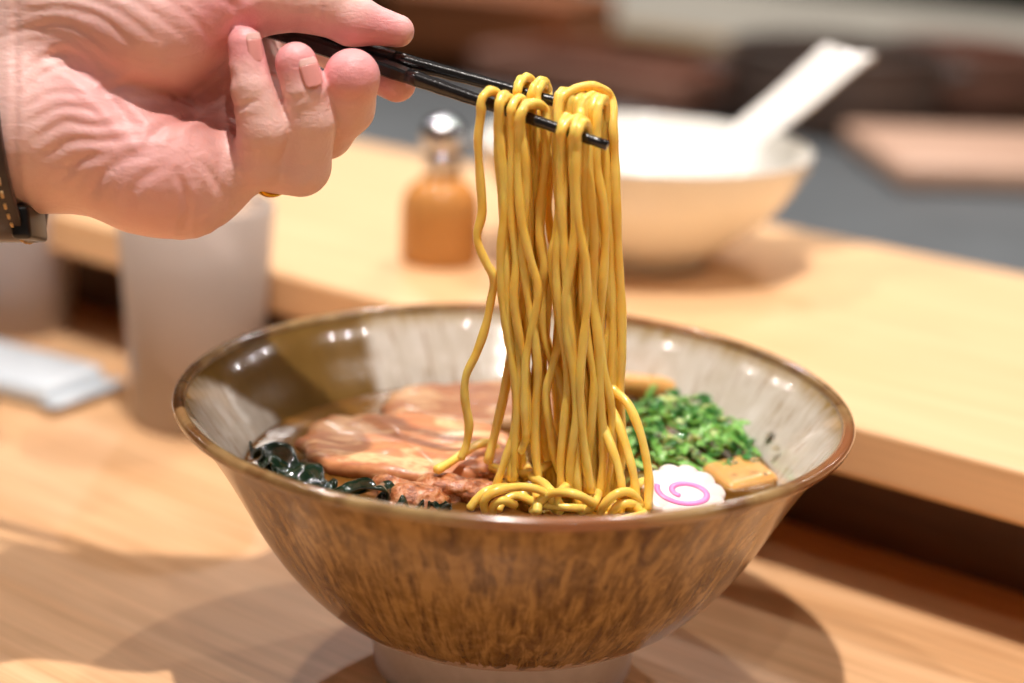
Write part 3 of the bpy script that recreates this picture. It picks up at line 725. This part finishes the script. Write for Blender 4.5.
for pts, dp, w_, z0 in [
    ([(72, 66), (100, 84), (124, 108), (150, 138)], 5, 6, 20), ([(120, 100), (150, 92), (185, 100), (205, 118)], 3, 4, -60), ([(160, 150), (185, 128), (215, 102), (238, 86)], 4, 5, -80), ([(188, 148), (190, 130), (208, 112)], 3.5, 4, -80),
    ([(188, 236), (196, 215), (195, 195), (190, 178)], 4.0, 3.2, -40), ([(214, 226), (226, 205), (222, 185), (212, 168)], 4.0, 3.2, -40), ([(232, 205), (226, 180), (224, 160)], 2.5, 3, -40),
    ([(238, 110), (250, 114), (266, 109)], 3.4, 2.6, -20), ([(286, 103), (300, 107), (316, 103)], 2.8, 2.6, -20), ([(336, 100), (352, 106), (368, 100)], 3, 3, -20),
    ([(318, -10), (324, 8), (321, 30)], 3.2, 3, 0), ([(311, -8), (315, 8), (313, 26)], 1.8, 2.5, 0), ([(246, 14), (262, 0), (268, -20)], 2.6, 4, 0), ([(222, 6), (240, 16), (250, 28)], 2.4, 4, 0),
    ([(40, -20), (34, 20), (32, 60), (36, 110), (34, 160), (30, 200)], 2.4, 3.5, 0), ([(6, 52), (28, 44), (46, 40), (70, 44)], 1.8, 3, 0),
    ([(40, 90), (56, 70), (84, 62), (104, 76)], 2.6, 3.5, 0), ([(42, 104), (62, 84), (86, 78), (100, 92)], 2.2, 3, 0), ([(46, 118), (70, 104), (96, 104)], 2.2, 3, 0), ([(50, 132), (78, 118), (108, 120), (120, 128)], 2.4, 3, 0),
    ([(56, 148), (84, 132), (112, 136), (136, 132)], 2.6, 3.2, 0), ([(62, 164), (90, 150), (122, 150), (150, 146)], 2.6, 3.5, 0), ([(74, 186), (96, 168), (124, 164)], 2.8, 4, 0), ([(104, 202), (120, 180), (146, 166), (170, 160)], 3.0, 4.5, 0), ([(140, 214), (152, 192), (176, 174)], 2.6, 4.5, 0),
    ([(46, 24), (80, 22), (120, 34), (152, 60)], 2.2, 3, 0), ([(56, 12), (96, 12), (138, 28), (176, 56)], 2.0, 3, 0), ([(70, 0), (116, 4), (160, 22), (200, 50)], 1.8, 3, 0), ([(100, -8), (150, 2), (196, 24), (226, 52)], 1.6, 3, 0), ([(50, 38), (80, 36), (108, 48), (132, 66)], 2.2, 3, 0)]:
    crease(pts, dp, w_, z0)
def surface_nets(D):
    s = D < 0; nx, ny, nz = D.shape
    c = [s[i:nx-1+i, j:ny-1+j, k:nz-1+k] for i in (0, 1) for j in (0, 1) for k in (0, 1)]
    anyc = np.logical_or.reduce(c); allc = np.logical_and.reduce(c); act = anyc & ~allc
    I, J, K = np.nonzero(act); n = len(I); idx = -np.ones(act.shape, np.int64); idx[I, J, K] = np.arange(n)
    acc = np.zeros((n, 3)); cnt = np.zeros(n)
    corner = [(i, j, k) for i in (0, 1) for j in (0, 1) for k in (0, 1)]
    for a in corner:
        for ax in range(3):
            if a[ax]: continue
            b = list(a); b[ax] = 1
            da = D[I+a[0], J+a[1], K+a[2]]; db = D[I+b[0], J+b[1], K+b[2]]; mk = (da < 0) != (db < 0)
            tt_ = np.where(mk, da/np.where(mk, da-db, 1), 0); p = np.array(a, float)[None, :].repeat(n, 0); p[:, ax] += tt_
            acc[mk] += p[mk]; cnt[mk] += 1
    V = acc/cnt[:, None]+np.stack([I, J, K], 1)
    faces = []
    for ax in range(3):
        o1, o2 = [(1, 2), (2, 0), (0, 1)][ax]
        sl0 = [slice(1, -1)]*3; sl0[ax] = slice(0, -1); sl1 = list(sl0); sl1[ax] = slice(1, None)
        a, b = s[tuple(sl0)], s[tuple(sl1)]
        # index arrays in full grid
        E = np.argwhere(a != b); off = np.array([1, 1, 1]); off[ax] = 0; E = E+off
        inside = s[E[:, 0], E[:, 1], E[:, 2]]
        d1 = np.zeros(3, int); d1[o1] = 1; d2 = np.zeros(3, int); d2[o2] = 1
        q = [E-d1-d2, E-d2, E, E-d1]
        ids = [idx[t[:, 0], t[:, 1], t[:, 2]] for t in q]; Q = np.stack(ids, 1)
        Q[~inside] = Q[~inside][:, ::-1]; faces.append(Q)
    return V, np.vstack(faces)
V, Fq = surface_nets(D)
Fq = Fq[(Fq >= 0).all(1)]
VP = V*hv+np.array([gx[0], gy[0], gz[0]])
# light smoothing
ed = np.vstack([Fq[:, [0, 1]], Fq[:, [1, 2]], Fq[:, [2, 3]], Fq[:, [3, 0]]])
for it in range(1):
    S = np.zeros_like(VP); n_ = np.zeros(len(VP))
    for a, b in ((0, 1), (1, 0)):
        np.add.at(S, ed[:, a], VP[ed[:, b]]); np.add.at(n_, ed[:, a], 1)
    VP = .5*VP+.5*S/n_[:, None]
# skin tone map: redder at the finger pads, darker red-brown in the palm hollow
def near(c, r): return np.exp(-((VP-np.array(c))**2).sum(1)/(r*r))
red = np.clip(1.1*near((245, 40, 60), 28)+1.1*near((296, 60, 60), 28)+1.2*near((356, 70, 50), 34)+.8*near((385, 30, 10), 34)+.5*near((215, 20, 60), 60)+.45*near((170, 170, 60), 70)+.6*near((398, 84, -20), 30)+.45*near((110, 90, 80), 60), 0, .75)
fold = np.clip(.9*near((205, 120, 10), 45)+.7*near((165, 120, 45), 28), 0, .8)
WP = hw(VP); hc = WP.mean(0)
ps = empty('person', tuple(hw((150, 100, 0))[0]))
tag(ps, 'person holding black chopsticks, bare left hand and wrist with a leather watch strap', 'person')
base = np.array(ps.location)
def hmesh(name, W, f, mat, smooth=True): return mesh(name, W-base, f, mat, ps, smooth)
me = bpy.data.meshes.new('hand'); W = WP-base
me.vertices.add(len(W)); me.vertices.foreach_set('co', W.astype(np.float32).ravel())
me.loops.add(len(Fq)*4); me.loops.foreach_set('vertex_index', Fq.astype(np.int32).ravel())
me.polygons.add(len(Fq)); me.polygons.foreach_set('loop_start', np.arange(len(Fq), dtype=np.int32)*4); 
me.update(calc_edges=True); me.validate(); me.polygons.foreach_set('use_smooth', [True]*len(me.polygons))
at = me.color_attributes.new('tone', 'FLOAT_COLOR', 'POINT')
buf = np.zeros((len(W), 4), np.float32); buf[:, 0] = red; buf[:, 1] = fold; buf[:, 3] = 1; at.data.foreach_set('color', buf.ravel())
me.materials.append(M['skin'])
hand = bpy.data.objects.new('hand', me); COL.objects.link(hand); hand.parent = ps
# nails: curved plates on the backs of the finger ends
def nail(c, axis, nrm, L, Wd, R, name='fingernail'):
    c = np.array(adj(c), float); ax_ = np.array(axis, float); ax_ /= np.linalg.norm(ax_); nr = np.array(nrm, float); nr -= ax_*(nr@ax_); nr /= np.linalg.norm(nr); sd = np.cross(ax_, nr)
    out = None
    for nm, mat, u0, u1, th_ in ((name, 'nail', -.5, .34, 0), ('nail_edge', 'nailtip', .32, .56, .3)):
        v = []; f = []; nu, nv = 12, 13
        for layer in (1, -1):
            for i in range(nu):
                u = u0+(u1-u0)*i/(nu-1)
                wf = 1 if u > -.3 else math.sqrt(max(.05, 1-((-.3-u)/.2)**2*.8))
                if u > .3: wf = math.sqrt(max(.2, 1-((u-.3)/.4)**2))
                for k in range(nv):
                    s = (k/(nv-1)-.5)*2*wf*Wd/2/R*1.0; rr = R+layer*.35
                    v.append(c-nr*R+ax_*u*L+nr*rr*math.cos(s)+sd*rr*math.sin(s)-nr*(.9*max(0, u)**2*L*.12))
        A = nu*nv
        for i in range(nu-1):
            for k in range(nv-1):
                a = i*nv+k; f.append((a, a+1, a+nv+1, a+nv)); f.append((A+a, A+a+nv, A+a+nv+1, A+a+1))
        for k in range(nv-1):
            f.append((k, A+k, A+k+1, k+1)); a = (nu-1)*nv+k; f.append((a, a+1, A+a+1, A+a))
        for i in range(nu-1):
            a = i*nv; f.append((a, a+nv, A+a+nv, A+a)); a = i*nv+nv-1; f.append((a, A+a, A+a+nv, a+nv))
        W_ = hw(np.array(v))
        if out is None: out = mesh(nm, W_-base, f, M[mat], ps)
        else: tag(mesh(nm, W_-base, f, M[mat], out), 'pale free edge')
    return out
nail((256.6, 48, 65.3), (-.12, -1, .10), (.64, 0, .77), 27, 18, 13)
nail((312.3, 73, 63.6), (-.28, -1, .15), (.52, .12, .85), 27, 21, 16)
# ring
def band(c, axis, R, tr, flat, name, mat, n=64):
    c = np.array(adj(c), float); ax_ = np.array(axis, float); ax_ /= np.linalg.norm(ax_); e1 = np.cross(ax_, (0, 0, 1)); e1 /= np.linalg.norm(e1); e2 = np.cross(ax_, e1); v = []; f = []; m_ = 10
    for i in range(n):
        a = 2*math.pi*i/n; d = e1*math.cos(a)*R[0]/R[0]+e2*math.sin(a)
        for k in range(m_):
            b = 2*math.pi*k/m_; v.append(c+(e1*math.cos(a)*(R[0]+tr*math.cos(b))+e2*math.sin(a)*(R[1]+tr*math.cos(b)))+ax_*flat*math.sin(b))
    for i in range(n):
        for k in range(m_): f.append((i*m_+k, i*m_+(k+1) % m_, ((i+1) % n)*m_+(k+1) % m_, ((i+1) % n)*m_+k))
    return mesh(name, hw(np.array(v))-base, f, M[mat], ps)
band((274, 161, -22), (62, 15, 42), (34.6, 34.6), 2.8, 4.5, 'finger_ring', 'gold')
# watch strap round the wrist
def strap_mesh(cx, half, ry, rz, cy, cz, th_, skew, n=120):
    v = []; f = []; prof = [(-half, 0), (-half, th_), (-half*.96, th_*1.25), (half*.96, th_*1.25), (half, th_), (half, 0)]
    for i in range(n):
        a = 2*math.pi*i/n; sy, sz = math.sin(a), math.cos(a)
        py_ = math.copysign(abs(sy)**.85, sy); pz_ = math.copysign(abs(sz)**.85, sz)
        for u, w in prof:
            yy = cy+(ry+w)*py_; v.append((cx+u+skew*(yy-cy), yy, cz+(rz+w)*pz_))
    m_ = len(prof)
    for i in range(n):
        for k in range(m_): f.append((i*m_+k, ((i+1) % n)*m_+k, ((i+1) % n)*m_+(k+1) % m_, i*m_+(k+1) % m_))
    return v, f
wst = empty('wristwatch'); wst.parent = ps
v, f = strap_mesh(-20, 38, 134, 84, 98, -8, 8, .11); o = mesh('strap', hw(np.array(v))-base, f, M['leather'], wst)
mb = MB()
for i in range(54):
    a = 2*math.pi*i/54; 
    for edge in (-1, 1):
        pp = []
        for da in (0, .055):
            sy, sz = math.sin(a+da), math.cos(a+da); py_ = math.copysign(abs(sy)**.85, sy); pz_ = math.copysign(abs(sz)**.85, sz)
            yy = 98+144.3*py_; pp.append((-20+edge*29+.11*(yy-98), yy, -8+94.3*pz_))
        v, f = tube(hw(np.array(spline(pp, 4)))-base, 1.7*SPX, 6); mb.add(v, f)
tag(mb.build('stitching', M['thread'], o), 'cream stitching', kind='stuff')
v, f = rbox(20, 34, 70, 5, 3); v = [(p[0]+30+.1*p[1], 224+p[1], p[2]-30) for p in v]
tag(mesh('strap_loop', hw(np.array(v))-base, f, M['black'], wst), 'black keeper loop')
v, f = lathe([(0, -8), (62, -8), (70, -4), (72, 4), (68, 12), (58, 15), (0, 15)], 48)
v = [(-20+p[0]*.98, 95+p[1], -100-p[2]) for p in v]; mesh('watch_case', hw(np.array(v))-base, f, M['steel'], wst)

# ---------------------------------------------------------------- things on the ledge
LZ = .065
wb = empty('rice_bowl', (.0545, .288, LZ)); tag(wb, 'white bowl with a spoon in it, standing on the raised ledge', 'bowl')
pr = [(.0, .004), (.028, .004), (.030, .000), (.033, .000), (.034, .006), (.044, .013), (.060, .028), (.072, .044), (.0785, .058), (.0805, .0645), (.0800, .0662), (.0785, .0655), (.076, .058), (.069, .045), (.057, .031), (.040, .018), (.02, .011), (.0, .010)]
pr = [(a*.955, b*.84) for a, b in pr]; ps_ = smooth_prof(pr, 70); v, f = lathe(ps_, 96); mesh('bowl_body', v, f, M['white'], wb)
sp_ = empty('soup_spoon', (.069, .288, LZ+.015)); tag(sp_, 'white ceramic soup spoon leaning in the white bowl, handle up to the right', 'spoon')
A = np.array((.068, .272, LZ+.026)); B = np.array((.149, .322, LZ+.092))
ctrl = spline([A-(.028, .006, .006), A, A+(B-A)*.35+(0, 0, .002), A+(B-A)*.7, B, B+(.004, .002, .001)], 30)
v = []; f = []; ns = 14
d = (B-A)/np.linalg.norm(B-A); sd = np.cross(d, (0, 0, 1)); sd /= np.linalg.norm(sd); nr = np.cross(sd, d)
ww = np.interp(np.linspace(0, 1, 30), [0, .15, .4, .8, .97, 1], [.007, .0115, .0140, .0175, .0165, .010])
for i in range(30):
    for k in range(ns):
        a = 2*math.pi*k/ns; u = math.cos(a); w = math.sin(a)
        v.append(ctrl[i]+sd*ww[i]*u+nr*(.0028*w+.0045*u*u)-np.array(sp_.location))
for i in range(29):
    for k in range(ns): f.append((i*ns+k, i*ns+(k+1) % ns, (i+1)*ns+(k+1) % ns, (i+1)*ns+k))
f.append(tuple(range(ns))[::-1]); f.append(tuple(29*ns+k for k in range(ns)))
tag(mesh('handle', v, f, M['spoonm'], sp_), 'long channelled handle')
# spoon scoop
v = []; f = []; nu, nv = 10, 28
for layer in (0, 1):
    for i in range(nu):
        t = i/(nu-1)*math.pi/2*.95
        for k in range(nv):
            a = 2*math.pi*k/nv; R = .021-.0016*layer; v.append((R*1.25*math.sin(t)*math.cos(a), R*math.sin(t)*math.sin(a), -R*.7*math.cos(t)+.0016*layer*.2))
for layer in (0, 1):
    o_ = layer*nu*nv
    for i in range(nu-1):
        for k in range(nv):
            q = (o_+i*nv+k, o_+i*nv+(k+1) % nv, o_+(i+1)*nv+(k+1) % nv, o_+(i+1)*nv+k); f.append(q[::-1] if layer == 0 else q)
for k in range(nv):
    a = (nu-1)*nv+k; b = (nu-1)*nv+(k+1) % nv; f.append((a, b, nu*nv+b, nu*nv+a))
mesh('scoop', v, f, M['spoonm'], sp_, loc=(-.022, -.020, .012), rot=(0.1, .15, .5))

# small seasoning bottle
bt = empty('seasoning_bottle', (-.0365, .268, LZ)); bt.scale = (1.2, 1.2, 1.28); tag(bt, 'small amber glass seasoning bottle with a silver cap on the ledge', 'bottle')
v, f = lathe(smooth_prof([(.0, 0), (.0125, 0), (.0145, .002), (.0148, .012), (.0145, .021), (.0120, .0265), (.0075, .0300), (.0068, .033)], 40), 48); mesh('glass_body', v, f, M['amberglass'], bt)
v, f = lathe(smooth_prof([(.0, .0012), (.0118, .0014), (.0134, .004), (.0136, .012), (.0134, .0185), (.0, .0186)], 30), 48); tag(mesh('oil', v, f, M['amber'], bt), 'amber oil')
v, f = lathe([(.0, .031), (.0072, .031), (.0072, .038), (.0070, .0385), (.0, .0385)], 40); mesh('collar', v, f, M['steel'], bt)
v, f = lathe(smooth_prof([(.0055, .0385), (.0075, .041), (.0082, .045), (.0070, .049), (.0040, .0515), (.0, .0522)], 24), 40); tag(mesh('cap', v, f, M['steel'], bt), 'rounded silver cap')

# ---------------------------------------------------------------- things on the counter behind
def tumbler(name, x, y, rb, rt, h, label, mat, liquidh, ice=True, z=0.0):
    g = empty(name, (x, y, z)); tag(g, label, 'glass')
    th_ = .0022
    v, f = lathe([(0, 0), (rb*.93, 0), (rb, .002), (rt, h-.001), (rt-.001, h), (rt-th_, h-.001), (rb-th_, .009), (rb*.8, .007), (0, .007)], 64); mesh('glass_wall', v, f, mat, g)
    rl = rb+(rt-rb)*liquidh/h-th_-.0004
    v, f = lathe([(0, .0076), (rb*.8, .0078), (rb-th_-.0004, .0098), (rl, liquidh), (0, liquidh)], 64); mesh('water', v, f, M['water'], g)
    return g
tumbler('water_glass', -.139, .222, .0275, .0335, .098, 'frosted tumbler of iced water standing behind the ramen bowl', M['frost'], .072)
for i, (dx, dy, z, r) in enumerate([(-.008, .004, .064, .3), (.010, -.005, .060, 1.0), (.000, .010, .044, .6), (.004, -.008, .036, 1.4)]):
    v, f = rbox(.018, .018, .016, .003, 3); o = mesh('ice_cube', v, f, M['ice'], loc=(-.139+dx, .222+dy, z), rot=(.3*i, .4, r)); tag(o, 'ice cube floating in the frosted water tumbler', 'ice cube', 'ice cubes in the tumbler')
tumbler('water_glass', -.252, .350, .026, .033, .092, 'bluish glass tumbler at the left edge of the picture, behind the towel', M['blueglass'], .05)
tw = empty('wrapped_towel', (-.247, .268, 0), math.radians(-30)); tag(tw, 'flat white wet towel in clear wrap lying on the counter, left of the tumbler', 'towel')
v, f = rbox(.12, .042, .011, .005, 4); v = [(p[0], p[1]*(1+.05*math.sin(p[0]*90)), p[2]*(1+.12*math.sin(p[0]*120+p[1]*60))) for p in v]
mesh('folded_cloth', v, f, M['towel'], tw)
v, f = rbox(.010, .046, .0015, .0006, 2); mesh('wrapper_end', v, f, M['towel'], tw, loc=(.064, 0, .004))
lp = empty('sauce_dish', (-.243, .183, 0)); tag(lp, 'black lacquer dish just cut off by the left edge of the picture', 'dish')
v, f = lathe(smooth_prof([(0, .002), (.014, .002), (.016, 0), (.018, .001), (.024, .008), (.0265, .015), (.025, .0152), (.020, .008), (.0, .006)], 40), 48); mesh('dish_body', v, f, M['black'], lp)

# ---------------------------------------------------------------- kitchen behind the ledge
wk = empty('kitchen_worktop', gp(.1, .64, -.72), GA); tag(wk, 'dark slate grey kitchen worktop running behind the wooden ledge', 'worktop')
v, f = rbox(2.6, .50, .04, .004); mesh('top', v, f, M['slate'], wk, False, loc=(0, 0, .69))
v, f = rbox(2.6, .44, .69, .004); mesh('cabinet_body', v, f, M['dark'], wk, False)
st = empty('stove', gp(.25, 1.12, -.72), GA); tag(st, 'dark steel cooking range behind the slate worktop', 'stove')
v, f = rbox(1.9, .42, .70, .006); mesh('range_body', v, f, M['dark'], st, False)
for k in range(4):
    mb = MB()
    for j in range(5):
        v, f = rbox(.34, .014, .016, .003, 2); mb.add(xf(v, (-.7+.42*k, -.13+.065*j, .70)), f)
    v, f = rbox(.014, .30, .016, .003, 2); mb.add(xf(v, (-.7+.42*k, 0, .712)), f)
    mb.build('grate', M['black'], st, False)
rc = empty('rear_counter', gp(.3, 1.70, -.72), GA); tag(rc, 'pale grey rear counter with a tan wooden front edge at the upper right', 'counter')
v, f = rbox(3.2, .62, .04, .004); mesh('pale_top', v, f, M['greyw'], rc, False, loc=(0, .06, .68))
v, f = rbox(3.2, .07, .045, .004); tag(mesh('front_edge', v, f, M['tan'], rc, False, loc=(0, -.285, .68)), 'tan wooden edge')
v, f = rbox(3.1, .5, .68, .004); mesh('cabinet_body', v, f, M['dark'], rc, False)
def at(px, py, z): p = on_z(px, py, z); return (float(p[0]), float(p[1]), z)
def place(name, px, py, z, dims, rz, mat, label, cat, zb=None, r=.006):
    p = at(px, py, z); v, f = rbox(*dims, r); o = mesh(name, v, f, M[mat], loc=(p[0], p[1], z), rot=(0, 0, rz)); tag(o, label, cat); return o
place('cutting_board', 1020, 172, .01, (.24, .17, .020), GA+.75, 'board', 'pinkish brown wooden board on the worktop, right behind the white spoon', 'board')
cr = empty('wooden_crate', at(500, 52, .009), GA+.2); tag(cr, 'orange brown wooden box on the range above the chopsticks', 'box')
v, f = rbox(.20, .14, .055, .004); mesh('box_body', v, f, M['brown'], cr, False)
v, f = rbox(.205, .145, .010, .004); mesh('box_lid', v, f, M['brown'], cr, False, loc=(0, 0, .055))
tr = empty('serving_tray', at(612, 88, .0101), GA); tag(tr, 'terracotta brown tray on the worktop behind the white bowl', 'tray')
v, f = rbox(.24, .13, .008, .003); mesh('tray_base', v, f, M['purple'], tr, False)
for sx, sy, dx, dy in ((0, 1, .24, .008), (0, -1, .24, .008), (1, 0, .008, .13), (-1, 0, .008, .13)):
    v, f = rbox(dx, dy, .022, .002); mesh('tray_side', v, f, M['purple'], tr, False, loc=(sx*.116, sy*.061, .006))
def pot(px, py, z, r, h, mat, label, cat='pot'):
    g = empty('cooking_pot', at(px, py, z)); tag(g, label, cat)
    v, f = lathe(smooth_prof([(0, 0), (r*.9, 0), (r, .01), (r, h-.01), (r*1.04, h), (r*.98, h), (r*.95, .012), (0, .008)], 40), 48); mesh('pot_body', v, f, M[mat], g)
    for s in (-1, 1):
        P_ = [(s*r, -.025, h*.75), (s*(r+.022), -.02, h*.78), (s*(r+.022), .02, h*.78), (s*r, .025, h*.75)]; v, f = tube(spline(P_, 14), .004, 8); mesh('handle', v, f, M[mat], g)
pot(830, 118, .009, .09, .06, 'dark', 'dark steel pot on the range right of the spoon handle')
pot(960, 100, .009, .075, .05, 'purple', 'brown pan on the range above the pinkish board')
pot(330, -20, .009, .10, .07, 'brown', 'copper brown pot above the hand, mostly out of the picture')

# ---------------------------------------------------------------- light
w = bpy.data.worlds.new('world'); SC.world = w; w.use_nodes = True
w.node_tree.nodes['Background'].inputs[0].default_value = (1.0, .84, .68, 1); w.node_tree.nodes['Background'].inputs[1].default_value = .10
def spot(name, loc, target, energy, size, col=(1, .86, .72), ang=70, blend=.6):
    l = bpy.data.lights.new(name, 'SPOT'); l.energy = energy; l.shadow_soft_size = size; l.color = col; l.spot_size = math.radians(ang); l.spot_blend = blend
    o = bpy.data.objects.new(name, l); COL.objects.link(o); o.location = loc; d = Vector(target)-Vector(loc); o.rotation_euler = d.to_track_quat('-Z', 'Y').to_euler(); return o
WHT = (1, .92, .86)
spot('key_downlight', (-.03, -.24, 1.7), (0, .0, .1), 128, .02, WHT)
spot('ledge_downlight', (.40, .80, 1.7), (.2, .4, 0), 36, .03, WHT)
spot('left_downlight', (-.80, .60, 1.7), (-.3, .35, 0), 36, .03, WHT)
spot('kitchen_downlight', (.7, 1.9, 1.75), (.5, 1.5, 0), 85, .04, WHT, ang=84)
spot('kitchen_downlight', (-.3, 2.5, 1.75), (-.1, 1.75, 0), 62, .04, WHT, ang=76)
for x, y, e in ((.15, -1.15, 16), (1.6, -.12, 9), (1.75, .08, 7), (1.45, -.3, 6), (2.3, 1.45, 9), (2.6, 2.0, 9), (2.9, 2.9, 9), (.46, -.83, 6), (-1.4, -.28, 7), (-2.2, 1.0, 10), (-2.5, 1.8, 9), (-2.6, 2.4, 9)):  # first entry is an added front fill brightening hand and noodles; the rest are downlights
    spot('row_and_fill_light', (x, y, 1.7), (0, 0, .1), e, .02, WHT)
SC.view_settings.view_transform = 'Standard'; SC.view_settings.look = 'None'; SC.view_settings.gamma = 1; SC.view_settings.use_curve_mapping = False
SC.view_settings.exposure = 0.0
SC.cycles.use_denoising = True
SC.cycles.max_bounces = 10; SC.cycles.transmission_bounces = 8; SC.cycles.caustics_reflective = False; SC.cycles.caustics_refractive = False
